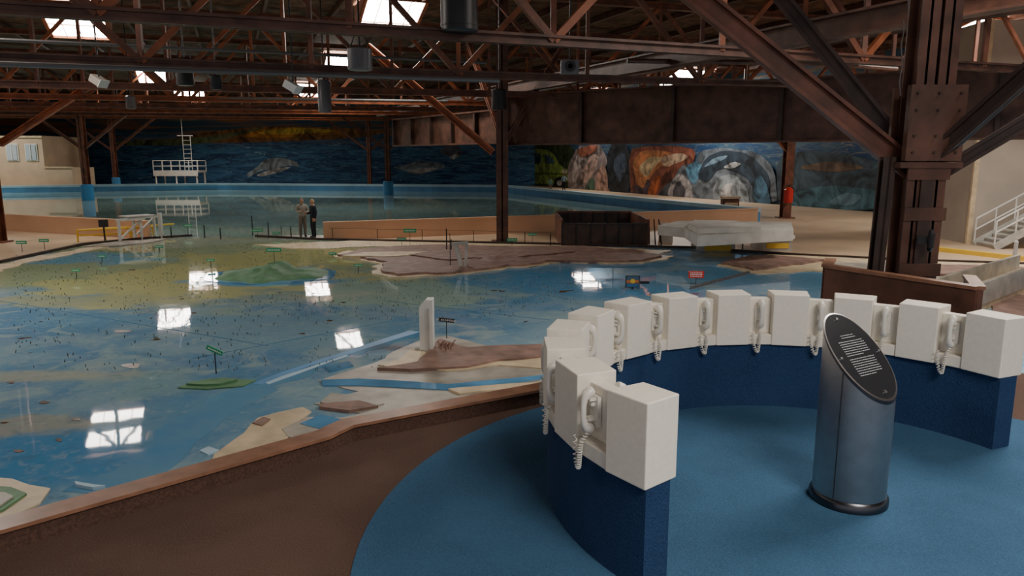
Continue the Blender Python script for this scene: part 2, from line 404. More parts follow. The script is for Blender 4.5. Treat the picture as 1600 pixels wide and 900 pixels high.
for s in(-.85,.45):
    mb.bar((bx,sy+s,ZF+.05),(bx+3.2,sy+s,ZF+1.85),.06,.3,M_grey)
    for hh in(.55,1.0): mb.tube([(bx,sy+s,ZF+hh+.1),(bx+3.2,sy+s,ZF+hh+1.9)],.035,M_gwhite,6)
    for i in range(5): mb.tube([(bx+i*.78,sy+s,ZF+.1+i*.44),(bx+i*.78,sy+s,ZF+1.1+i*.44)],.03,M_gwhite,6)
mb.box((bx+4.8,sy-.2,ZF+1.8),(3.2,1.3,.14),M_grey)
for x in(bx+3.4,bx+6.2): mb.box((x,sy-.2,ZF+.87),(.15,1.1,1.74),M_grey)
mb.obj('staircase')
mb=MB()
for px_ in(1478,1498,1512):
    b0=D(px_,366,33); b0.z=ZF; mb.tube([b0,(b0.x,b0.y,3.0)],.06,M_gwhite,8)
    b1=b0+Vector((.3,1.2,0)); mb.tube([b1,(b1.x,b1.y,3.0)],.04,M_gwhite,8)
a=D(1478,366,33);b=D(1512,366,33)
for z in(ZF+.6,ZF+1.5,2.2,3.0): mb.tube([(a.x,a.y,z),(b.x,b.y,z)],.045,M_gwhite,6)
mb.tube([(a.x,a.y,ZF+1.0),(b.x,b.y,ZF+1.0)],.05,M_yellow,6)
mb.obj('scaffold_gate')
mb=MB(); a=G(1462,392,ZF); b=G(1640,412,ZF); mb.bar(a+Vector((0,0,.08)),b+Vector((0,0,.08)),.25,.16,M_yellow); mb.obj('parking_kerb_yellow')
mb=MB(); a=G(1582,428,ZF); mb.tube([a,a+Vector((0,0,1.0))],.06,M_gwhite,10); mb.tube([a+Vector((0,0,1.0)),a+Vector((0,0,1.05))],[.06,.03],M_gwhite,10); mb.obj('white_bollard')

# ------------------------------------------------------------------ roof steel
d1=Vector((.935,.355,0)); d2=Vector((-.355,.935,0))
def truss(s0,smin,smax,idx):
    mb=MB(); o=Vector((-2,19.0,0))+d2*s0
    def P(s,z):
        p=o+d1*s; return Vector((p.x,p.y,z))
    def zb(p): return 4.45+.028*max(0,p.y-20)
    L=3.8 if idx<3 else 3.4; n=int((smax-smin)/L); prev=None
    cw=.2 if idx<2 else .24
    for i in range(n+1):
        s=smin+i*L; p=P(s,0)
        ok=(-74<p.x<40 and 9<p.y<90)
        if p.x>0 and p.y>90-(p.x-3)*2.05: ok=False
        if not ok: prev=None; continue
        b=P(s,zb(p)); t=P(s,RZ(p.y)-.35)
        m=M_steel2 if (i+idx)%3==0 else M_steel
        mb.bar(b,t,.11,.11,m)
        if prev:
            pb,pt=prev
            mb.ibeam(pb,b,cw,cw,M_steelm if idx<2 else (M_steel2 if idx%2 else M_steel),.05)
            mb.ibeam(pt,t,.26,.26,M_steel,.05)
            if i%2: mb.bar(pb,t,.12,.14,M_steel2)
            else: mb.bar(pt,b,.12,.14,M_steel2 if idx>2 else M_steel)
        prev=(b,t)
    if mb.v: mb.obj('roof_truss')
for k,s0 in enumerate([-5.2,1.0,9.5,18,27,36,46,57]):
    truss(s0,-75,45,k)
mb=MB()
for s in range(-60,46,3):
    o=Vector((-2,19,0))+d1*s
    a=o+d2*(-14); b=o+d2*75
    if b.x>3:
        while b.x>2 and b.y>92-(b.x-3)*2.05: b-=d2*2
    while b.y>91: b-=d2*2
    while b.x<-73: b-=d2*2
    if (b-a).dot(d2)<5: continue
    mb.bar((a.x,a.y,RZ(a.y)-.14),(b.x,b.y,RZ(b.y)-.14),.14,.22,M_steelm)
mb.obj('roof_purlins')
mb=MB()
for s,z,w in [(7.2,4.9,.35),(12,5.6,.25),(-22,6.0,.2)]:
    o=Vector((-2,19,0))+d1*s; a=o-d2*10; b=o+d2*46
    mb.ibeam((a.x,a.y,z),(b.x,b.y,z+1),w,w*1.4,M_steelm,.05)
mb.obj('longitudinal_beams')
mb=MB()
for (p0,p1,z,r) in [((0,62),(760,98),4.9,.04),((0,100),(780,126),4.1,.055),((120,150),(700,158),4.9,.05),((860,60),(1400,108),5.2,.09),((980,95),(1340,100),5.0,.07)]:
    mb.tube([G(p0[0],p0[1],z),G(p1[0],p1[1],z)],r,M_pipe if r<.065 else M_steelm,8)
mb.obj('ceiling_pipes')
mb=MB()
ga=D(620,225,40); gb=D(788,226,31.4); gc=D(1420,221,22.6)
def girder(a,b,z0,z1,st=7):
    a=Vector((a.x,a.y,(z0+z1)/2)); b=Vector((b.x,b.y,(z0+z1)/2))
    mb.ibeam(a,b,.5,z1-z0,M_steelm,.07)
    d=(b-a).normalized()
    for i in range(st+1):
        p=a.lerp(b,i/st); mb.bar((p.x,p.y,z0+.05),(p.x,p.y,z1-.05),.46,.12,M_steeld,up=tuple(d))
girder(gb,gc,2.78,4.85,4); girder(ga,gb,2.85,4.3,5)
gd=gc+ (gc-gb).normalized()*9
girder(gc,gd,2.78,4.85,4)
mb.obj('plate_girder')
def column(px,py,t,w,z1,m=M_steel,z0=ZF):
    mb=MB(); p=D(px,py,t)
    mb.ibeam((p.x,p.y,z0),(p.x,p.y,z1),w*.8,w,m,.05,up=(0,1,0))
    mb.bar((p.x,p.y,z0),(p.x,p.y,z0+.06),w*1.5,w*1.5,m,up=(0,1,0))
    return mb,p
mb,p=column(785,368,31.4,.62,8.6,M_steelm)
def brace(a,b,w,m=M_steel2): mb.ibeam(a,b,w,w,m,.05)
brace(D(770,238,31.3),D(575,72,31.3),.28)
brace(Vector((p.x,p.y,2.7)),Vector((p.x+2.5,p.y+.3,6.8)),.2,M_steel)
brace(Vector((p.x,p.y,3.0)),Vector((p.x-1.6,p.y+4,7.5)),.2,M_steel)
mb.obj('steel_column')
mb,p=column(-2,372,31.4,.5,8.6)
brace(D(0,225,31.3),D(150,128,31.3),.26); mb.obj('steel_column')
def farcol(px,py,t,w,dr=True):
    global mb
    mb,p=column(px,py,t,w,8.8,M_steel)
    if dr: mb.tube([(p.x,p.y,ZW-.02),(p.x,p.y,ZW+1.25),(p.x,p.y,ZW+1.3)],[w*.85,w*.85,w*.7],M_blue,14)
    for s in(-1,1): brace(Vector((p.x,p.y,2.9)),Vector((p.x+s*5,p.y,6.6)),.22,M_steel)
    mb.obj('steel_column')
farcol(138,312,60,.55); farcol(182,288,80,.5); farcol(607,298,68,.55); farcol(578,288,80,.5,False)
mb,p=column(1226,346,44,.6,8.6); brace(Vector((p.x,p.y,2.6)),Vector((p.x-4,p.y,6.4)),.25); mb.obj('steel_column')
ex=Vector((p.x-.15,p.y-.75,0))
mb=MB(); z=ZF+.95
mb.tube([(ex.x,ex.y,z),(ex.x,ex.y,z+.05),(ex.x,ex.y,z+.75),(ex.x,ex.y,z+.88),(ex.x,ex.y,z+.92)],[.22,.26,.26,.12,.06],M_red,14)
mb.tube([(ex.x,ex.y,z+.92),(ex.x,ex.y,z+1.0)],.05,M_black,8); mb.bar((ex.x-.1,ex.y,z+1.02),(ex.x+.14,ex.y,z+1.05),.05,.04,M_black)
mb.tube([(ex.x+.05,ex.y,z+.96),(ex.x+.3,ex.y,z+.8),(ex.x+.28,ex.y,z+.3)],.025,M_black,6)
mb.bar((ex.x-.2,ex.y+.29,z+.5),(ex.x+.2,ex.y+.29,z+.5),.06,1.1,M_steel); mb.obj('fire_extinguisher')
mb=MB(); P2=Vector((5.12,9.35,0))
for s in(-1,1):
    mb.ibeam((P2.x+s*.13,P2.y,ZF),(P2.x+s*.13,P2.y,8.4),.22,.34,M_steelm,.03,up=(0,1,0))
mb.bar((P2.x,P2.y-.18,ZF),(P2.x,P2.y-.18,2.1),.16,.05,M_steeld,up=(0,1,0))
for z in [0.2,.9,1.6,2.1]: mb.bar((P2.x-.26,P2.y-.2,z),(P2.x+.26,P2.y-.2,z),.03,.16,M_steelm)
mb.bar((P2.x,P2.y-.22,2.25),(P2.x,P2.y-.22,3.15),.68,.10,M_steelm,up=(0,1,0))
mb.bar((P2.x,P2.y+.22,2.25),(P2.x,P2.y+.22,3.15),.62,.06,M_steelm,up=(0,1,0))
mb.bar((P2.x-.38,P2.y,2.2),(P2.x+.38,P2.y,2.2),.5,.07,M_steelm)
for sx in(-.26,0,.26):
    for zz in(2.35,2.55,2.85,3.05):
        mb.tube([(P2.x+sx,P2.y-.26,zz),(P2.x+sx,P2.y-.29,zz)],.018,M_steeld,6)
mb.ibeam((P2.x-.52,P2.y-.05,ZF),(P2.x-.42,P2.y,2.3),.14,.16,M_steeld,.03,up=(0,1,0))
def br(a,b,w,h,m): mb.ibeam(a,b,w,h,m,.045)
A=D(1425,268,9.35); Bq=D(1080,-12,9.35); br(A,A+(Bq-A)*1.6,.22,.27,M_steel)
A=D(1405,225,9.6); Bq=D(1240,20,9.9); br(A,A+(Bq-A)*1.5,.2,.2,M_steeld)
A=D(1462,275,9.4); Bq=D(1620,180,8.8); br(A,A+(Bq-A)*1.6,.18,.18,M_steeld)
A=D(1440,262,9.2); Bq=D(1610,110,8.2); br(A,A+(Bq-A)*1.6,.16,.2,M_steeld)
A=D(1450,150,9.3); Bq=D(1445,-40,9.4); br(A,Bq,.3,.3,M_steeld)
br((P2.x-6,P2.y+.7,5.3),(P2.x+6,P2.y-.7,5.3),.3,.4,M_steelm)
mb.obj('steel_column_gusseted')
mb=MB(); q=D(1453,376,9.0); mb.tube([q+Vector((0,0,-.13)),q+Vector((0,-.02,-.08)),q+Vector((0,-.03,.08)),q+Vector((0,0,.13))],[.02,.04,.04,.02],M_black,8); mb.bar(q+Vector((-.1,.1,0)),q+Vector((0,.05,0)),.06,.1,M_black); mb.obj('wall_telephone_black')
def pendant(name,px,ytop,ybot,wpx,t,m):
    mb=MB(); a=D(px,ytop,t); b=D(px,ybot,t); r=wpx/2/F*t; h=a.z-b.z
    x,y=b.x,b.y
    mb.tube([(x,y,b.z),(x,y,b.z+.02),(x,y,b.z+h*.94),(x,y,b.z+h)],[r*.9,r,r,r*.8],m,24,True)
    mb.tube([(x,y,b.z+h*.12),(x,y,b.z+h*.16)],r*1.03,m,24)
    mb.tube([(x,y,b.z+h),(x,y,RZ(y)-.01)],.02,M_black,6)
    mb.tube([(x-r*.8,y,b.z+h),(x,y,b.z+h+.5),(x+r*.8,y,b.z+h)],.015,M_black,5)
    mb.obj(name,True)
M_can=mat('lamp_grey_enamel',(.12,.12,.13),.35)
pendant('pendant_lamp',718,-20,50,58,13,M_black)
pendant('pendant_lamp',563,76,110,38,15.5,M_can)
pendant('pendant_lamp',508,126,176,20,22,M_can)
pendant('pendant_lamp',290,92,134,26,19,M_black)
pendant('pendant_lamp',338,118,140,18,20,M_black)
pendant('pendant_lamp',205,150,170,14,30,M_can)
pendant('pendant_lamp',780,140,172,24,27,M_black)
def flood(px,py,t,s,m):
    mb=MB(); p=D(px,py,t)
    mb.bar(p+Vector((-.5*s,.15*s,.2*s)),p+Vector((.35*s,-.1*s,-.3*s)),.8*s,.55*s,m)
    mb.bar(p+Vector((.33*s,-.1*s,-.28*s)),p+Vector((.40*s,-.12*s,-.33*s)),.9*s,.65*s,M_gwhite)
    mb.tube([p+Vector((0,0,.25*s)),Vector((p.x,p.y,RZ(p.y)-.01))],.02,M_black,6); mb.obj('flood_light')
flood(458,134,17,.32,M_gwhite); flood(155,125,18,.32,M_greyw)
mb=MB(); p=D(890,105,15); mb.box(p,(.36,.3,.25),M_can); mb.tube([p+Vector((0,-.16,0)),p+Vector((0,-.2,0))],[.10,.11],M_black,16); mb.tube([p+Vector((0,-.2,0)),p+Vector((0,-.17,0))],[.05,.07],M_grey,12)
mb.bar(p+Vector((0,0,.12)),Vector((p.x,p.y,RZ(p.y)-.005)),.03,.03,M_black); mb.obj('loudspeaker')
mb=MB(); pts=[D(1412-i*.4,30+i*8,9)+Vector((.012*math.sin(i*.9),0,0)) for i in range(16)]; mb.tube(pts,.008,M_pipe,5); mb.obj('hanging_cable')
mb=MB(); t=84; a=D(243,292,t); b=D(312,292,t); xw=b.x-a.x; y=a.y
zt=D(0,268,t).z; zr=D(0,251,t).z
mb.box(((a.x+b.x)/2,y+1,zt),(xw,2.4,.22),M_gwhite); mb.box(((a.x+b.x)/2,y-.25,zt-.25),(xw,.08,.5),M_gwhite)
for x in(a.x+.2,(a.x+b.x)/2,b.x-.2):
    for yy in(y-.1,y+2.1): mb.tube([(x,yy,ZF),(x,yy,zt)],.09,M_gwhite,8)
for i in range(6):
    x=a.x+xw*i/5
    mb.tube([(x,y-.15,zt),(x,y-.15,zr)],.055,M_gwhite,6); mb.tube([(x,y+2.15,zt),(x,y+2.15,zr)],.05,M_gwhite,6)
for zz in(zr,(zr+zt)/2):
    for yy in(y-.15,y+2.15): mb.tube([(a.x,yy,zz),(b.x,yy,zz)],.05,M_gwhite,6)
    for x in(a.x,b.x): mb.tube([(x,y-.15,zz),(x,y+2.15,zz)],.05,M_gwhite,6)
xx=D(285,0,t).x; x2=D(297,0,t).x; ztop=D(0,212,t).z; zt2=D(0,178,t).z
for x in(xx,x2): mb.tube([(x,y+1,zt),(x,y+1,ztop if x==x2 else zt2)],.04,M_gwhite,6)
z=zt
while z<ztop: mb.tube([(xx,y+1,z),(x2,y+1,z)],.03,M_gwhite,5); z+=.5
mb.tube([(xx-.6,y+1,ztop),(x2+.3,y+1,ztop)],.05,M_gwhite,6)
mb.obj('observation_gantry')

# ------------------------------------------------------------------ model terrain
def land(name,layers):
    mb=MB()
    for poly,z0,z1,m,amp in layers:
        pts=ragged(pix(poly,ZW),amp); mb.prism(pts,z0+ZW,z1+ZW,m)
    return mb.obj(name)
def shrink(poly,k):
    cx=sum(p[0] for p in poly)/len(poly); cy=sum(p[1] for p in poly)/len(poly)
    return [(cx+(x-cx)*k,cy+(y-cy)*k) for x,y in poly]
north=[(535,402),(560,394),(620,388),(700,385),(800,388),(900,388),(990,394),(1030,402),(1005,410),(930,412),(870,410),(800,418),(740,426),(690,430),(620,432),(590,425),(605,413),(575,408)]
land('terrain_san_francisco_side',[
 ([(400,383),(560,376),(720,377),(900,384),(1050,392),(1040,397),(900,390),(700,384),(560,386),(470,390)],.001,.02,M_cream,.15),
 (shrink(north,1.07),.001,.03,M_cream,.15),(north,.001,.10,M_brown,.12),
 ([(640,404),(700,396),(820,395),(900,398),(820,406),(700,412)],.001,.15,M_brown,.12),
 ([(535,405),(570,399),(670,398),(700,402),(600,406)],.001,.125,M_cream,.05),
])
land('terrain_marin_side',[
 ([(-80,425),(0,414),(60,401),(130,388),(180,384),(120,396),(60,408),(0,424),(-60,436)],.001,.02,M_cream,.12),
 ([(130,386),(190,378),(260,374),(240,380),(180,386)],.001,.05,M_grayl,.1),
])
land('terrain_east_shore',[
 ([(1120,416),(1160,403),(1200,398),(1290,402),(1400,408),(1620,414),(1700,470),(1560,466),(1470,444),(1400,436),(1290,424),(1180,428)],.001,.03,M_cream,.12),
 ([(1130,414),(1165,404),(1210,402),(1290,410),(1230,418),(1180,424)],.001,.1,M_brown,.1),
 ([(1440,416),(1600,422),(1660,450),(1560,440),(1460,432)],.001,.1,M_brown,.1),
 ([(1300,412),(1440,412),(1440,422),(1380,428),(1290,420)],.001,.05,M_grayl,.1),
 ([(1540,470),(1700,452),(1800,500),(1560,500)],.001,.06,M_brown,.1),
])
mb=MB()
a=G(1525,468,ZW+.35); b=G(1600,440,ZW+.35); d=(b-a); n=Vector((-d.y,d.x,0)).normalized()
mb.bar(a+Vector((0,0,.1)),b+d*.8+Vector((0,0,.1)),.1,.5,M_grayl); mb.bar(a+n*.9+Vector((0,0,.1)),b+d*.8+n*.9+Vector((0,0,.1)),.1,.5,M_grayl)
mb.bar(a+n*.45+Vector((0,0,-.2)),b+d*.8+n*.45+Vector((0,0,-.2)),.9,.3,M_cream); mb.obj('concrete_trough')
land('terrain_richmond_point',[
 ([(495,596),(560,576),(600,562),(622,545),(655,533),(700,525),(760,540),(870,540),(900,640),(760,640),(610,660),(490,630),(560,612)],.001,.015,M_grayl,.04),
 ([(640,548),(680,540),(730,552),(860,560),(870,580),(780,574),(700,582),(620,578),(590,572),(620,566)],.001,.035,M_cream,.04),
 ([(588,580),(650,572),(688,534),(730,548),(850,542),(870,560),(780,568),(730,578),(640,584)],.001,.07,M_brown,.05),
 ([(500,596),(560,594),(700,603),(850,588),(850,594),(700,612),(560,604),(505,604)],.001,.03,M_lblue,.02),
 ([(500,634),(560,630),(590,640),(540,646),(500,640)],.001,.05,M_brown,.03),
 ([(508,574),(545,567),(552,573),(515,582)],.001,.03,M_lblue,.01),
 ([(700,612),(850,600),(860,605),(720,620)],.001,.05,M_cream,.02),
])
land('terrain_near_shore',[
 ([(335,712),(370,688),(405,655),(475,636),(485,646),(460,668),(450,690),(400,740),(340,760)],.001,.02,M_cream,.04),
 ([(440,674),(480,655),(530,655),(600,640),(860,600),(870,640),(560,690),(480,710)],.001,.028,M_grayl,.04),
 ([(395,664),(412,655),(424,658),(410,668)],.001,.035,M_brown,.01),
 ([(470,666),(500,652),(540,660),(510,676)],.001,.035,M_lblue,.02),
 ([(500,630),(520,616),(560,620),(600,634),(560,642)],.001,.032,M_grayl,.03),
])
land('terrain_corner_shore',[
 ([(-40,745),(20,750),(82,765),(60,790),(0,820),(-60,840)],.001,.02,M_cream,.03),
 ([(-40,765),(20,765),(45,775),(10,800),(-40,820)],.001,.04,M_green,.03),
 ([(-40,780),(10,776),(26,782),(-10,808),(-40,812)],.001,.06,M_grayl,.02),
])
land('shipping_channel',[
 ([(648,516),(668,520),(560,556),(430,604),(320,680),(270,740),(160,775),(100,774),(200,720),(280,650),(400,594),(540,548)],.001,.004,M_chan,.10),
 ([(395,600),(440,582),(540,549),(640,517),(656,519),(560,549),(480,574),(410,602)],.001,.008,M_rimd,.015),
 ([(415,599),(440,589),(540,556),(544,557),(450,590),(420,601)],.001,.012,M_rim,.01),
 ([(118,757),(146,762),(165,764),(146,767),(120,762)],.001,.04,M_rim,.005),
 ([(312,706),(326,700),(345,706),(325,712)],.001,.02,M_rim,.005),
])
M_stain=mat('rust_stain',(.12,.06,.025),.3,0,9,.5)
def spot(px,py,w,h):
    return ([(px+w*math.cos(k*PI/4)*(1+.3*math.sin(k*2.3+px)),py+h*math.sin(k*PI/4)) for k in range(8)],.001,.006,M_stain,.01)
land('rust_stains',[spot(205,572,15,4),spot(70,629,8,2.5),spot(92,688,5,2.5),spot(28,705,8,2),spot(18,598,6,2),spot(190,518,14,2),spot(120,655,7,2),spot(565,628,8,4)])
land('low_green_island',[([(276,606),(300,596),(350,591),(400,596),(380,606),(320,610)],.001,.02,M_green,.04),([(290,603),(330,595),(370,597),(340,605)],.001,.05,M_green,.04)])
def mound(name,px,py,wx,wy,h,m,shore):
    c=G(px,py,ZW); ax=abs(G(px+wx,py,ZW).x-c.x); ay=(G(px,py-wy,ZW).y-G(px,py+wy,ZW).y)/2
    mb=MB(); N=56; R=14; vs=[(c.x,c.y,ZW+h)]; fs=[]
    for r in range(1,R+1):
        for k in range(N):
            a=2*PI*k/N; q=r/R; e=1+.25*noise.noise(Vector((math.cos(a)*2,math.sin(a)*2,px*.1)))+.1*noise.noise(Vector((math.cos(a)*6,math.sin(a)*6,px*.1)))
            x=c.x+ax*q*e*math.cos(a); y=c.y+ay*q*e*math.sin(a)
            z=ZW+max(0,h*(1-q)**.9*(1+1.1*noise.noise(Vector((x*1.6,y*1.6,2))))) - (.02 if r==R else 0)+.02*(r<R)
            vs.append((x,y,z))
    for k in range(N): fs.append((0,1+k,1+(k+1)%N))
    for r in range(R-1):
        for k in range(N):
            o=1+r*N; fs.append((o+k,o+N+k,o+N+(k+1)%N,o+(k+1)%N))
    mb.add(vs,fs,m)
    e=[(c.x+ax*1.15*math.cos(2*PI*k/40),c.y+ay*1.2*math.sin(2*PI*k/40)) for k in range(40)]
    mb.prism(ragged(e,.12),ZW+.001,ZW+.012,shore)
    mb.obj(name,True)
mound('green_mountain_island',425,430,88,11,.30,M_green,M_lblue)
mound('brown_headland',780,408,70,8,.18,M_brown,M_brown)
mb=MB(); M_tab=mat('copper_tab',(.09,.11,.08),.5)
cnt=0
while cnt<1500:
    x=random.uniform(20,900); y=380+ (random.random()**1.4)*200
    if x>760 and y<440: continue
    if y>500 and (x>600 or random.random()<.5): continue
    if noise.noise(Vector((x*.01,y*.03,1)))<-.2: continue
    p=G(x,y,ZW); a=random.uniform(-.6,.6); h=random.uniform(.03,.06)
    mb.bar(p,p+Vector((random.uniform(-.02,.02),0,h)),.006,.015,M_tab,up=(math.sin(a),math.cos(a),0)); cnt+=1
mb.obj('copper_roughness_tabs')
mb=MB()
for (x0,y0),(x1,y1) in [((540,405),(905,470)),((700,478),(1000,462)),((0,470),(420,540)),((300,560),(620,500)),((600,470),(860,500))]:
    a=G(x0,y0,ZW+.006); b=G(x1,y1,ZW+.006); mb.bar(a,b,.02,.006,M_chan)
mb.obj('slab_joints')
mb=MB(); a=G(1080,452,ZW);b=G(1170,428,ZW)
for i in range(26):
    p=a.lerp(b,i/25); mb.bar(p,p+Vector((0,0,.08)),.05,.05,M_pipe)
mb.bar(a+Vector((0,0,.08)),b+Vector((0,0,.08)),.06,.015,M_pipe); mb.obj('model_causeway_bridge')
mb=MB()
for i in range(len(wp)-1):
    a,b=wp[i],wp[i+1]
    if i==6: continue
    mb.bar((a.x,a.y,ZW+.03),(b.x,b.y,ZW+.03),.14,.12,M_steeld)
mb.obj('model_edge_kerb')
mb=MB()
prev=None
for px_,py_ in [(440,372),(520,376),(590,378),(660,379),(740,381),(820,383),(860,384)]:
    p=G(px_,py_,ZF); q=p+Vector((0,0,.55)); mb.tube([p,q],.015,M_black,5)
    if prev: mb.tube([prev,q],.008,M_black,4)
    prev=q
mb.obj('guard_wire_fence')
mb=MB(); ps=[G(x,y,ZF) for x,y in((122,378),(165,376),(205,374),(240,371))]
for p in ps: mb.tube([p,p+Vector((0,0,.5))],.04,M_yellow,8)
for h in(.28,.5):
    for a,b in zip(ps,ps[1:]): mb.tube([a+Vector((0,0,h)),b+Vector((0,0,h))],.04,M_yellow,8)
mb.tube([ps[0]+Vector((0,0,.5)),ps[0]+Vector((2.8,3,.5))],.04,M_yellow,8)
mb.obj('yellow_guard_rail')
mb=MB(); a=G(188,378,ZW); b=G(222,374,ZW)
for p in(a,b):
    mb.bar(p,p+Vector((0,0,.9)),.09,.09,M_gwhite)
    mb.bar(p+Vector((0,1.2,0)),p+Vector((0,1.2,.9)),.09,.09,M_gwhite)
for y_ in(0,1.2):
    mb.bar(a+Vector((-.1,y_,.9)),b+Vector((.2,y_,.9)),.1,.1,M_gwhite)
    mb.bar(a+Vector((0,y_,.1)),b+Vector((0,y_,.85)),.06,.06,M_gwhite)
mb.bar(a+Vector((-.1,.6,1.0)),b+Vector((.2,.6,1.0)),.9,.05,M_grey)
mb.box(a+Vector((-.8,.3,.75)),(.25,.3,.3),M_black); mb.bar(a+Vector((-.8,.3,0)),a+Vector((-.8,.3,.6)),.05,.05,M_black)
mb.bar(b+Vector((.6,.5,0)),b+Vector((.6,.5,1.1)),.14,.14,M_gwhite)
mb.obj('tide_gauge_gantry')
mb=MB(); q=G(668,548,ZW)
dd=CP*q.y+SP*(CZ-ZW); top=D(668,464,dd); H=top.z-ZW; hw=.12
mb.bar((q.x,q.y,ZW+.016),(q.x,q.y,ZW+H*.86),hw*2,.30,M_gwhite,up=(0,1,0))
mb.add([(q.x-hw,q.y-.15,ZW+H*.86),(q.x+hw,q.y-.15,ZW+H*.86),(q.x+hw,q.y+.15,ZW+H*.86),(q.x-hw,q.y+.15,ZW+H*.86),(q.x+hw,q.y-.15,ZW+H),(q.x+hw,q.y+.15,ZW+H),(q.x+.0,q.y-.15,ZW+H),(q.x+.0,q.y+.15,ZW+H)],
 [(0,1,4,6),(1,2,5,4),(2,3,7,5),(3,0,6,7),(6,4,5,7)],M_gwhite)
mb.bar((q.x-.12,q.y+.1,ZW+.03),(q.x+.2,q.y-.1,ZW+.03),.4,.06,M_grey)
mb.bar((q.x+.05,q.y-.16,ZW+.05),(q.x+.05,q.y-.16,ZW+H*.85),.03,.02,M_grey,up=(0,1,0))
mb.obj('tide_gauge_pillar')
mb=MB(); q=G(722,420,ZW); dd=CP*q.y+SP*(CZ-ZW); tp=D(716,380,dd); H=tp.z-ZW
mb.bar(q,(q.x-.2,q.y,ZW+H),.13,.16,M_grey,up=(0,1,0)); mb.bar(q+Vector((.1,0,0)),(q.x+.16,q.y,ZW+H),.09,.16,M_grey,up=(0,1,0)); mb.bar((q.x-.32,q.y,ZW+H),(q.x+.2,q.y,ZW+H+.03),.2,.07,M_grey)
mb.bar((q.x-.38,q.y+.1,ZW),(q.x-.38,q.y+.1,ZW+H*1.4),.02,.02,M_black)
mb.obj('instrument_stand')
mb=MB()
for px_,py_,h_ in [(698,395,.9),(705,395,.5),(860,386,.5),(420,372,.7),(395,368,.9),(320,372,.6),(345,374,.5),(268,372,.5),(455,373,.5),(1160,392,.7),(1390,440,1.0),(1395,442,1.1)]:
    p=G(px_,py_,ZW); mb.bar(p,p+Vector((0,0,h_)),.04,.04,M_black if px_<1300 else M_gwhite)
mb.obj('gauge_stakes')
mb=MB()
for i in range(16):
    p=G(random.uniform(684,706),random.uniform(540,550),ZW+.05); mb.bar(p,p+Vector((random.uniform(-.12,.12),random.uniform(-.1,.1),random.uniform(.05,.2))),.02,.015,M_brown)
mb.obj('driftwood_pile')
def sign(name,px,ptop,wpx,hpx,pbase,col,tilt=0,lines=1):
    mb=MB(); base=G(px,pbase,ZW); dd=CP*base.y+SP*(CZ-ZW)
    a=D(px,ptop,dd); b=D(px,ptop+hpx,dd); w=wpx/F*dd; h=a.z-b.z; c=Vector((base.x,base.y,b.z+h/2))
    if base.z<b.z: mb.bar(base,(base.x,base.y,b.z),.015,.015,M_black,up=(0,1,0))
    d=Vector((w/2*math.cos(tilt),0,-w/2*math.sin(tilt)))
    mb.bar(c-d,c+d,.03,h,col)
    for k in range(lines):
        zz=h*(.5-(k+1)/(lines+1)); s=-.40
        while s<.38:
            l=random.uniform(.06,.16); l=min(l,.42-s)
            o=Vector((0,-.018,zz))
            mb.bar(c+d*2*s+o,c+d*2*(s+l)+o,.004,h*.4/(lines+.6),M_swhite); s+=l+.035
    mb.obj(name)
    return c,w,h
for x,yt,w,h,yb in [(35,376,16,5,394),(70,373,15,5,390),(429,387,23,6,414),(403,357,17,5,372),(641,357,20,6,384),(800,372,16,5,386),(294,350,13,5,366),(832,364,13,4,382),(432,362,12,4,372),(1454,407,18,5,424),(628,371,14,4,388),(160,398,12,4,410),(520,394,12,4,402),(250,383,12,4,394),(120,420,13,4,436),(560,412,13,4,428),(330,404,12,4,418)]:
    sign('place_name_sign',x,yt,w,h,yb,M_sgreen)
sign('place_name_sign',338,542,26,7,584,M_sgreen,.45)
sign('information_sign_red',1087,423,24,11,446,M_red,0,3)
c,w,h=sign('place_name_sign_black',698,496,25,6,530,M_black,.1,0)
def text(body,loc,size,m,name,parent=None,rx=PI/2,rz=0,ry=0):
    cu=bpy.data.curves.new(name,'FONT'); cu.body=body; cu.size=size; cu.align_x='CENTER'; cu.align_y='CENTER'; cu.extrude=.001
    o=bpy.data.objects.new(name,cu); bpy.context.collection.objects.link(o); o.location=loc; o.rotation_euler=(rx,ry,rz); cu.materials.append(m)
    if parent: o.parent=parent
    return o
text('PT. RICHMOND',c+Vector((0,-.02,0)),h*.75,M_swhite,'lettering',bpy.data.objects['place_name_sign_black'],ry=.1)
mb=MB(); base=G(988,452,ZW); dd=CP*base.y+SP*(CZ-ZW); a=D(988,430,dd); w=22/F*dd; z1=a.z; z0=ZW+.05
mb.bar((base.x,base.y,z0),(base.x,base.y,z1),w,.04,M_black,up=(0,1,0))
mb.bar((base.x,base.y,ZW),(base.x,base.y,z0),.05,.04,M_black,up=(0,1,0))
yy=base.y-.025; hh=z1-z0
for k,(c_,za,zb_) in enumerate([((.05,.10,.16),.62,.95),((.55,.16,.03),.45,.62),((.25,.10,.05),.34,.45),((.03,.12,.25),.06,.34)]):
    mb.bar((base.x-w*.44,yy,z0+hh*(za+zb_)/2),(base.x+w*.44,yy,z0+hh*(za+zb_)/2),.01,hh*(zb_-za),pm(c_))
vs=[(base.x+math.cos(2*PI*k/20)*w*.17,yy-.012,z0+hh*.55+math.sin(2*PI*k/20)*w*.17) for k in range(20)]
mb.add(vs,[list(range(20))],M_yellow)
mb.bar((base.x+w*.5,base.y-.06,z0+hh*.45),(base.x+w*1.15,base.y-.06,z0+hh*.45),.03,hh*.22,M_black)
mb.obj('sunset_picture_panel')

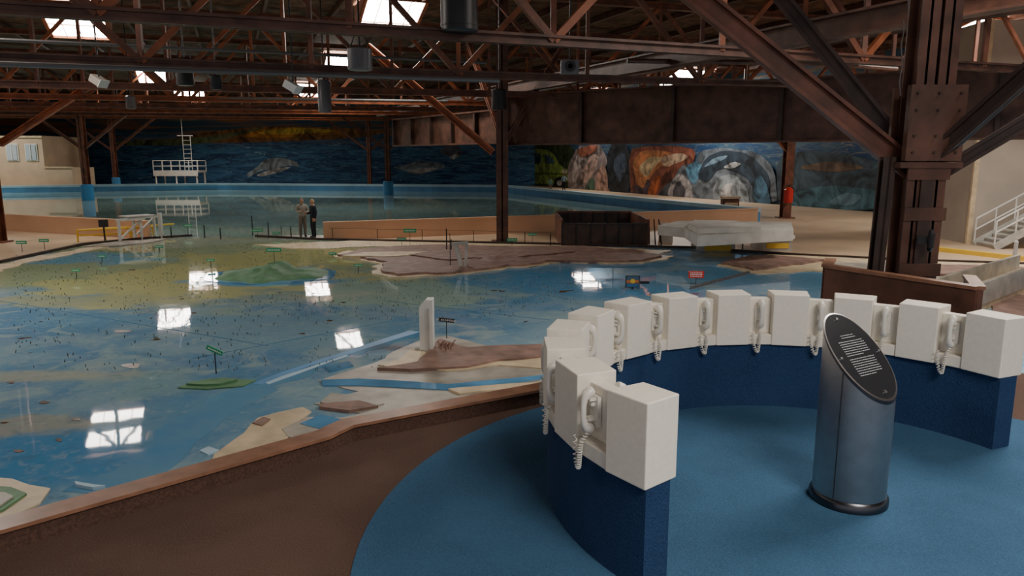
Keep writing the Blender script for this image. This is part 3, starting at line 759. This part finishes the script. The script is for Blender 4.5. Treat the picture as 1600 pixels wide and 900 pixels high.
# ------------------------------------------------------------------ storage bin and concrete slabs
mb=MB(); a=G(878,388,ZF); b=G(1016,391,ZF); h=1.15; dp=4.2
mb.box(((a.x+b.x)/2,a.y+dp/2,ZF+.05),(b.x-a.x,dp,.1),M_steeld)
for y_,hh in((0,.95),(dp,1.15)):
    n=6
    for i in range(n):
        x0=a.x+(b.x-a.x)*i/n; x1=a.x+(b.x-a.x)*(i+1)/n
        mb.box(((x0+x1)/2,a.y+y_,ZF+hh/2),(x1-x0-.04,.06,hh),M_steeld)
        mb.bar((x0,a.y+y_-.05,ZF),(x0,a.y+y_-.05,ZF+hh),.06,.05,M_black,up=(0,1,0))
for x in(a.x,b.x): mb.box((x,a.y+dp/2,ZF+h/2),(.08,dp,h),M_steel)
mb.bar((a.x,a.y,ZF+.98),(b.x,a.y,ZF+.98),.1,.05,M_black); mb.bar((a.x,a.y+dp,ZF+h),(b.x,a.y+dp,ZF+h),.1,.08,M_steel)
for i in range(3): mb.bar((b.x+.1+i*.25,a.y+.1,ZF),(b.x+.25+i*.2,a.y+1.2,ZF+1.05),.04,.04,M_black,up=(0,1,0))
mb.obj('storage_bin')
mb=MB(); zt=ZF+1.15
M_slab=mat('pale_slab',(.60,.59,.54),.7,0,2,.08)
s1=[G(1028,352,zt),G(1060,345,zt),G(1236,347,zt),G(1240,360,zt),G(1090,368,zt),G(1070,356,zt)]
mb.prism([p.to_2d() for p in s1],zt-.35,zt,M_slab)
s2=[G(1075,352,zt+.1),G(1085,346,zt+.1),G(1150,347,zt+.1),G(1190,357,zt+.1),G(1090,360,zt+.1)]
mb.prism([p.to_2d() for p in s2],zt,zt+.16,M_slab)
for xa,xb,yb in((1092,1152,397),(1190,1240,393)):
    a=G(xa,yb,ZF);b=G(xb,yb,ZF); w=b.x-a.x; c=(a+b)/2
    mb.box((c.x,c.y+.8,ZF+.25),(w*.9,1.5,.5),M_grey); mb.box((c.x,c.y+.04,ZF+.22),(w*.7,.04,.2),M_yellow); mb.box((c.x,c.y+.8,ZF+.56),(w,1.7,.14),M_gwhite)
for xa in(1040,1120,1215):
    p=G(xa,378,ZF); mb.box((p.x,p.y,ZF+.4),(.5,.5,.8),M_grey)
mb.obj('concrete_slab_stack')
mb=MB(); p=D(1140,322,46); mb.box((p.x,p.y,ZF+.5),(1,.6,1.0),M_steel); mb.box((p.x,p.y-.05,ZF+1.1),(1.1,.7,.14),M_beige); mb.box((p.x,p.y-.35,ZF+.7),(.8,.05,.2),M_cream); mb.obj('display_cabinet')

# ------------------------------------------------------------------ visitor platform
mb=MB()
plat=[cL,c0,c1,c2,c3,cR,Vector((5.2,7.7)),Vector((9,7.2)),Vector((9,-3)),Vector((-9,-3))]
mb.prism(plat,ZF,0,M_brcar,M_curb); mb.obj('platform_floor')
mb=MB(); N=96
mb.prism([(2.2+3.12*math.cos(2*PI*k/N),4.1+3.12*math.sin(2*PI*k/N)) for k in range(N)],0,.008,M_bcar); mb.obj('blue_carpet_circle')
mb=MB()
line=[cL,c0,c1,c2,c3,cR]
inn=[]
for i in range(len(line)):
    d=Vector((0,0))
    if i>0: d+=(line[i]-line[i-1]).normalized()
    if i<len(line)-1: d+=(line[i+1]-line[i]).normalized()
    d.normalize(); inn.append(Vector((-d.y,d.x)))
def strip(o0,o1,z0,z1,m):
    for i in range(len(line)-1):
        a,b=line[i],line[i+1]; na,nb=inn[i],inn[i+1]
        p=[a+na*o0,b+nb*o0,b+nb*o1,a+na*o1]; mb.prism(p,z0,z1,m)
strip(0,.15,.0,.125,M_curb); strip(-.02,.17,.125,.15,M_wood); strip(.005,.15,ZF,0,M_curb)
mb.obj('platform_curb')
mb=MB(); a=Vector((4.05,9.36)); b=Vector((5.06,7.86))
def para(a,b,z1a,z1b):
    nn=Vector((-(b-a).y,(b-a).x)).normalized()*.05
    vs=[]
    for p,zt in((a,z1a),(b,z1b)):
        for s in(-1,1): vs+= [(p.x+nn.x*s,p.y+nn.y*s,ZF),(p.x+nn.x*s,p.y+nn.y*s,zt)]
    mb.add(vs,[(0,1,5,4),(2,6,7,3),(1,3,7,5),(0,4,6,2),(0,2,3,1),(4,5,7,6)],M_steelm)
    mb.bar((a.x,a.y,z1a+.02),(b.x,b.y,z1b+.02),.14,.04,M_wood)
para(a,b,.9,.88); para(b,b+Vector((.45,.9)),.88,.86); para(a,a+Vector((.3,.6)),.9,.9)
mb.obj('parapet_panel')

# ------------------------------------------------------------------ telephone ring
C=Vector((2.2,4.84))
def arc(mb,a0,a1,r0,r1,z0,z1,m,n):
    A=[math.radians(a0+(a1-a0)*i/n) for i in range(n+1)]
    vs=[]
    for a in A:
        ca,sa=math.cos(a),math.sin(a)
        vs+= [(C.x+r0*ca,C.y+r0*sa,z0),(C.x+r1*ca,C.y+r1*sa,z0),(C.x+r1*ca,C.y+r1*sa,z1),(C.x+r0*ca,C.y+r0*sa,z1)]
    fs=[]
    for i in range(n):
        o=4*i; q=o+4
        fs+= [(o+1,q+1,q+2,o+2),(o,o+3,q+3,q),(o+3,o+2,q+2,q+3),(o,q,q+1,o+1)]
    fs+= [(0,1,2,3),(4*n,4*n+3,4*n+2,4*n+1)]
    mb.add(vs,fs,m)
ring=bpy.data.objects.new('telephone_listening_wall',None); bpy.context.collection.objects.link(ring)
R0,R1=1.725,1.985; RC=.085
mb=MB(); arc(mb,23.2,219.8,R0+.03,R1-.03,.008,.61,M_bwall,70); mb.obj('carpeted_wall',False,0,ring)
mb=MB()
blocks=[215-17*i for i in range(12)]
for k,bA in enumerate(blocks):
    arc(mb,bA-5.1,bA+5.1,R0,R1,.60,1.07,M_white,1) if k else arc(mb,bA-3.4,bA+5.3,R0,R1,.60,1.07,M_white,1)
for k,bA in enumerate(blocks[1:]):
    hi=bA+11.9 if k else bA+13.6
    arc(mb,bA+5.1,hi,R0+.010,R1-.010,.60,.695,M_white,1)
    arc(mb,bA+5.1,hi,R0+RC,R1-RC,.695,1.02,M_white,1)
mb.obj('cream_blocks',False,.007,ring)
mb=MB()
zc=.885
prof=[(-.115,.034,.026),(-.110,.046,.031),(-.096,.070,.032),(-.072,.086,.022),(-.03,.093,.0175),(.03,.093,.0175),(.072,.086,.022),(.096,.070,.032),(.110,.046,.031),(.115,.034,.026)]
mb.tube([(0,y,z) for z,y,r in prof],[r for z,y,r in prof],M_phone,12)
mb.box((0,.012,-.01),(.08,.024,.18),M_phone); mb.box((0,.035,.035),(.03,.03,.02),M_phone); mb.box((0,.045,-.05),(.045,.05,.018),M_phone); mb.box((0,.045,.066),(.05,.04,.016),M_phone)
ctr=[]
for i in range(31):
    u=i/30
    if u<.55: q=u/.55; ctr.append(Vector((.02*q,.06+.045*min(1,q*3),-.13-.20*q)))
    else:
        q=(u-.55)/.45; ang=q*PI; ctr.append(Vector((.02+.026*(1-math.cos(ang)),.105,-.33-.035*math.sin(ang)+.17*q*q)))
pts=[]; turns=24; M=turns*8
for i in range(M+1):
    u=i/M*30; k=min(29,int(u)); f=u-k; c_=ctr[k].lerp(ctr[k+1],f); t=(ctr[k+1]-ctr[k]).normalized()
    x=t.cross(Vector((0,1,0))).normalized(); y=t.cross(x); a=2*PI*i/8
    pts.append(c_+(x*math.cos(a)+y*math.sin(a))*.0125)
mb.tube(pts,.0042,M_phone,4)
ph=mb.obj('telephone',True); phm=ph.data
first=True
for i in range(11):
    ang=math.radians(215-17*i-8.5+(-.8 if i==0 else 0))
    for side in(0,1):
        if side==1 and i>6: continue
        o=ph if first else bpy.data.objects.new('telephone',phm)
        if not first: bpy.context.collection.objects.link(o)
        first=False
        r=(R0+RC)*math.cos(math.radians(3.4)) if side==0 else (R1-RC)*math.cos(math.radians(3.4))
        r= r-.002 if side==0 else r+.004
        o.location=(C.x+r*math.cos(ang),C.y+r*math.sin(ang),zc)
        o.rotation_euler=(0,0,ang+PI/2 if side==0 else ang-PI/2)
# ------------------------------------------------------------------ information plinth
mb=MB(); pc=Vector((2.29,4.69)); r=.232; N=64; low=Vector((.51,-.86)).normalized()
def ztopf(dx,dy,off=0): return 1.0-(dx*low.x+dy*low.y)*1.03+off
vs=[]
for k in range(N):
    a=2*PI*k/N; dx,dy=r*math.cos(a),r*math.sin(a); vs+= [(pc.x+dx,pc.y+dy,.07),(pc.x+dx,pc.y+dy,ztopf(dx,dy))]
mb.add(vs,[(2*k,2*((k+1)%N),2*((k+1)%N)+1,2*k+1) for k in range(N)],M_metal)
def topdisc(rad,off,m):
    vs=[]
    for k in range(N):
        a=2*PI*k/N; dx,dy=rad*math.cos(a),rad*math.sin(a); vs.append((pc.x+dx,pc.y+dy,ztopf(dx,dy,off)))
    mb.add(vs,[list(range(N))],m)
topdisc(r,.0,M_metal)
def ringband(ra,oa,rb,ob,m):
    vs=[]
    for k in range(N):
        a=2*PI*k/N
        for rr,oo in((ra,oa),(rb,ob)):
            dx,dy=rr*math.cos(a),rr*math.sin(a); vs.append((pc.x+dx,pc.y+dy,ztopf(dx,dy,oo)))
    mb.add(vs,[(2*k,2*((k+1)%N),2*((k+1)%N)+1,2*k+1) for k in range(N)],m)
M_foot=mat('plinth_foot',(.10,.10,.11),.3,1)
ringband(r+.003,-.012,r+.003,.012,M_foot); ringband(r+.003,.012,r-.006,.016,M_metal); topdisc(r-.006,.016,M_plaque)
mb.tube([(pc.x,pc.y,.008),(pc.x,pc.y,.055),(pc.x,pc.y,.075)],[r+.018,r+.018,r+.002],M_foot,48)
sa=math.radians(222)
dx,dy=(r+.001)*math.cos(sa),(r+.001)*math.sin(sa); mb.bar((pc.x+dx,pc.y+dy,.08),(pc.x+dx,pc.y+dy,ztopf(dx,dy)-.015),.006,.004,M_black,up=(0,1,0))
side=Vector((-low.y,low.x))
def PP(u,v,off=.019):
    dx=side.x*u-low.x*v; dy=side.y*u-low.y*v
    return Vector((pc.x+dx,pc.y+dy,ztopf(dx,dy,off)))
def quad(u0,u1,v0,v1,m,off=.0185): mb.add([PP(u0,v0,off),PP(u1,v0,off),PP(u1,v1,off),PP(u0,v1,off)],[(0,1,2,3)],m)
v=.105
random.seed(3)
for row in range(17):
    if row in(2,9): v-=.008
    half=.10 if row<2 else .125
    half=min(half,math.sqrt(max(0,.205**2-v*v))-.03); u=-half
    if row<2: u=-.07; half=.07
    end=half-(.08 if row in(8,16) else 0)
    while u<end-.008:
        l=min(random.uniform(.006,.020),end-u); quad(u,u+l,v,v+.0034,M_ptext); u+=l+.005
    v-=.0118
for u,v in((0,.195),(0,-.195),(-.195,0),(.195,0)):
    p=PP(u,v,.018); nrm=Vector((low.x,low.y,.97)).normalized(); mb.tube([p,p+nrm*.008],[.012,.009],M_metal,12)
mb.obj('information_plinth',True)

# ------------------------------------------------------------------ people
def person(name,pos,yaw,H,shirt,pants,hair,longhair=False,arms=None,shoe=None,bulk=1.1):
    S=H/1.72
    V=[];E=[];Rr=[]
    def v(x,y,z,rx,ry=None,par=None):
        V.append((x,y,z)); Rr.append((rx*bulk,(ry or rx)*bulk))
        if par is not None: E.append((par,len(V)-1))
        return len(V)-1
    pel=v(0,0,.97,.135,.10); wa=v(0,0,1.10,.125,.092,pel); ch_=v(0,0,1.27,.15,.105,wa); cl=v(0,.0,1.41,.115,.08,ch_); nk=v(0,-.005,1.49,.048,.05,cl); v(0,-.015,1.57,.046,.05,nk)
    hands=[]
    for s in(-1,1):
        hp=v(s*.085,0,.90,.088,.09,pel); kn=v(s*.10,-.02,.50,.066,.066,hp); an=v(s*.105,.01,.10,.048,.05,kn)
        he=v(s*.105,0,.045,.04,.04,an); v(s*.12,-.15,.035,.036,.03,he)
        sh=v(s*.185,0,1.39,.060,.060,cl)
        e,w=arms[0 if s<0 else 1] if arms else ((s*.25,.03,1.12),(s*.26,-.06,.87))
        el=v(*e,.047,.047,sh); wr_=v(*w,.030,.028,el); hands.append((s,Vector(e),Vector(w)))
        d=(Vector(w)-Vector(e)).normalized(); pm_=Vector(w)+d*.07; v(*pm_,.032,.021,wr_)
    me=bpy.data.meshes.new(name); me.from_pydata(V,E,[]); o=bpy.data.objects.new(name+'_tmp',me); bpy.context.collection.objects.link(o)
    o.modifiers.new('skin','SKIN')
    for i,sv in enumerate(me.skin_vertices[0].data): sv.radius=Rr[i]; sv.use_root=(i==0)
    sb=o.modifiers.new('sub','SUBSURF'); sb.levels=2; sb.render_levels=2
    dg=bpy.context.evaluated_depsgraph_get(); ev=o.evaluated_get(dg); m2=bpy.data.meshes.new_from_object(ev)
    mb=MB()
    shoe=shoe or M_black
    vs=[x.co.copy() for x in m2.vertices]
    groups={}
    for p in m2.polygons:
        c=p.center; mm=shirt
        if c.z<.09: mm=shoe
        elif c.z<.96 and abs(c.x)<.215 and not any(((c-w).length<.12) for s,e,w in hands): mm=pants
        if c.z>1.475: mm=M_skin
        for s,e,w in hands:
            d=(w-e).normalized()
            if (c-w).length<.16 and (c-w).dot(d)>-.01: mm=M_skin
        groups.setdefault(mm,[]).append(list(p.vertices))
    for mm,fs in groups.items(): mb.add(vs,fs,mm)
    bpy.data.objects.remove(o)
    for s,e,w in hands:
        d=(w-e).normalized(); sidev=d.cross(Vector((s,0,0)))
        sidev=sidev.normalized() if sidev.length>.1 else Vector((0,1,0)); inn_=sidev.cross(d).normalized()*(-1)
        pmx=w+d*.085
        for k,L in enumerate((.062,.075,.070,.055)):
            b0=pmx+sidev*((k-1.5)*.018); b1=b0+d*L*.5+inn_*.006; b2=b1+d*L*.45+inn_*.018
            mb.tube([b0,b1,b2],[.0095,.0085,.0065],M_skin,6)
        b0=w+d*.03-sidev*.028; mb.tube([b0,b0-sidev*.02+d*.025,b0-sidev*.024+d*.055],[.012,.010,.008],M_skin,6)
    hc=Vector((0,-.03,1.62))
    def headpt(a,b,k=1.0):
        x=.076*math.sin(b)*math.cos(a); y=.098*math.sin(b)*math.sin(a); z=.115*math.cos(b)
        if z<0: x*=1+z*2.2; y*=1+z*1.2*(1 if y>0 else .2)
        if y<-.04:
            y+= -.022*math.exp(-(x/.014)**2-((z+.012)/.022)**2)
            y+= .010*math.exp(-((abs(x)-.030)/.014)**2-((z-.008)/.012)**2)
            y-= .006*math.exp(-(x/.024)**2-((z+.052)/.008)**2)
        return hc+Vector((x*k,y*k,z*k))
    N1,N2=36,28; vs=[]
    for j in range(N2+1):
        for i in range(N1): vs.append(headpt(2*PI*i/N1,PI*j/N2))
    fs=[(j*N1+i,(j+1)*N1+i,(j+1)*N1+(i+1)%N1,j*N1+(i+1)%N1) for j in range(N2) for i in range(N1)]
    mb.add(vs,fs,M_skin)
    hv=[];hf=[]
    for j in range(N2+1):
        for i in range(N1): hv.append(headpt(2*PI*i/N1,PI*j/N2,1.09)+Vector((0,.006,.006)))
    for j in range(N2):
        for i in range(N1):
            c=(hv[j*N1+i]+hv[(j+1)*N1+(i+1)%N1])/2-hc
            lim=-.09 if longhair else -.02
            if (c.z>.055) or (c.y>-.01 and c.z>lim): hf.append((j*N1+i,(j+1)*N1+i,(j+1)*N1+(i+1)%N1,j*N1+(i+1)%N1))
    mb.add(hv,hf,hair)
    for s in(-1,1):
        e=hc+Vector((s*.029,-.086,.008)); mb.tube([e,e+Vector((0,-.006,0))],[.010,.007],M_swhite,8); mb.tube([e+Vector((0,-.006,0)),e+Vector((0,-.009,0))],[.005,.004],M_black,6)
        q=hc+Vector((s*.076,.005,-.005)); mb.tube([q+Vector((0,0,-.028)),q+Vector((s*.012,.008,0)),q+Vector((s*.006,.004,.028))],[.007,.013,.008],M_skin,6)
        mb.bar(hc+Vector((s*.016,-.096,.028)),hc+Vector((s*.042,-.088,.030)),.006,.005,hair)
    q=hc+Vector((0,-.094,-.052)); mb.bar(q-Vector((.02,0,0)),q+Vector((.02,0,0)),.006,.008,pm((.35,.10,.08)))
    ob=mb.obj(name,True)
    ob.location=pos; ob.rotation_euler=(0,0,yaw); ob.scale=(S,S,S)
    return ob
S_tan=mat('shirt_stone',(.36,.33,.28),.8,0,20,.1); S_kh=mat('trousers_khaki',(.22,.19,.155),.8,0,20,.1)
S_navy=mat('jacket_navy',(.012,.016,.03),.8); S_dk=mat('trousers_dark',(.02,.022,.03),.8)
S_blue=mat('shirt_light_blue',(.25,.42,.55),.8); S_teal=mat('shirt_teal',(.15,.38,.34),.8)
H_grey=mat('hair_grey',(.22,.19,.15),.8); H_blond=mat('hair_blond',(.45,.32,.16),.8); H_br=mat('hair_brown',(.05,.03,.02),.8)
p1=G(474,374,ZF); p2=G(491,375,ZF)
p1.z=ZW; p2.z=ZW
person('man_standing',p1,.55,1.70,S_tan,S_kh,H_grey,False,arms=[((-.26,-.02,1.13),(-.12,-.26,1.17)),((.26,-.03,1.13),(.10,-.27,1.12))],bulk=1.25)
person('woman_standing',p2,-.9,1.66,S_navy,S_dk,H_blond,True,arms=[((-.25,0,1.13),(-.14,-.25,1.08)),((.27,.03,1.12),(.26,-.07,.88))],bulk=1.3)
q1=G(860,300,ZF); q2=G(881,298,ZF)
person('visitor_standing',q1,.2,1.45,S_teal,S_kh,H_br,True)
person('visitor_standing',q2,-.2,1.75,S_blue,S_dk,H_br,False,arms=[((-.27,-.02,1.13),(-.20,-.20,1.0)),((.3,0,1.16),(.25,-.2,1.2))])
mb=MB(); c=(p1+p2)/2
mb.box((c.x,c.y+.15,(ZF+ZW)/2+.001),(3.0,1.6,ZW-ZF-.002),M_grayl); mb.obj('landing_slab')

# ------------------------------------------------------------------ world, camera
w=bpy.data.worlds.new('World'); bpy.context.scene.world=w; w.use_nodes=True
bg=w.node_tree.nodes['Background']; bg.inputs[0].default_value=(.94,.94,1,1); bg.inputs[1].default_value=.6
cam=bpy.data.cameras.new('camera'); co=bpy.data.objects.new('camera',cam); bpy.context.collection.objects.link(co)
cam.sensor_width=36; cam.lens=F/1600*36; cam.clip_end=300
co.location=(0,0,CZ); co.rotation_euler=(PI/2-PT,0,0)
bpy.context.scene.camera=co
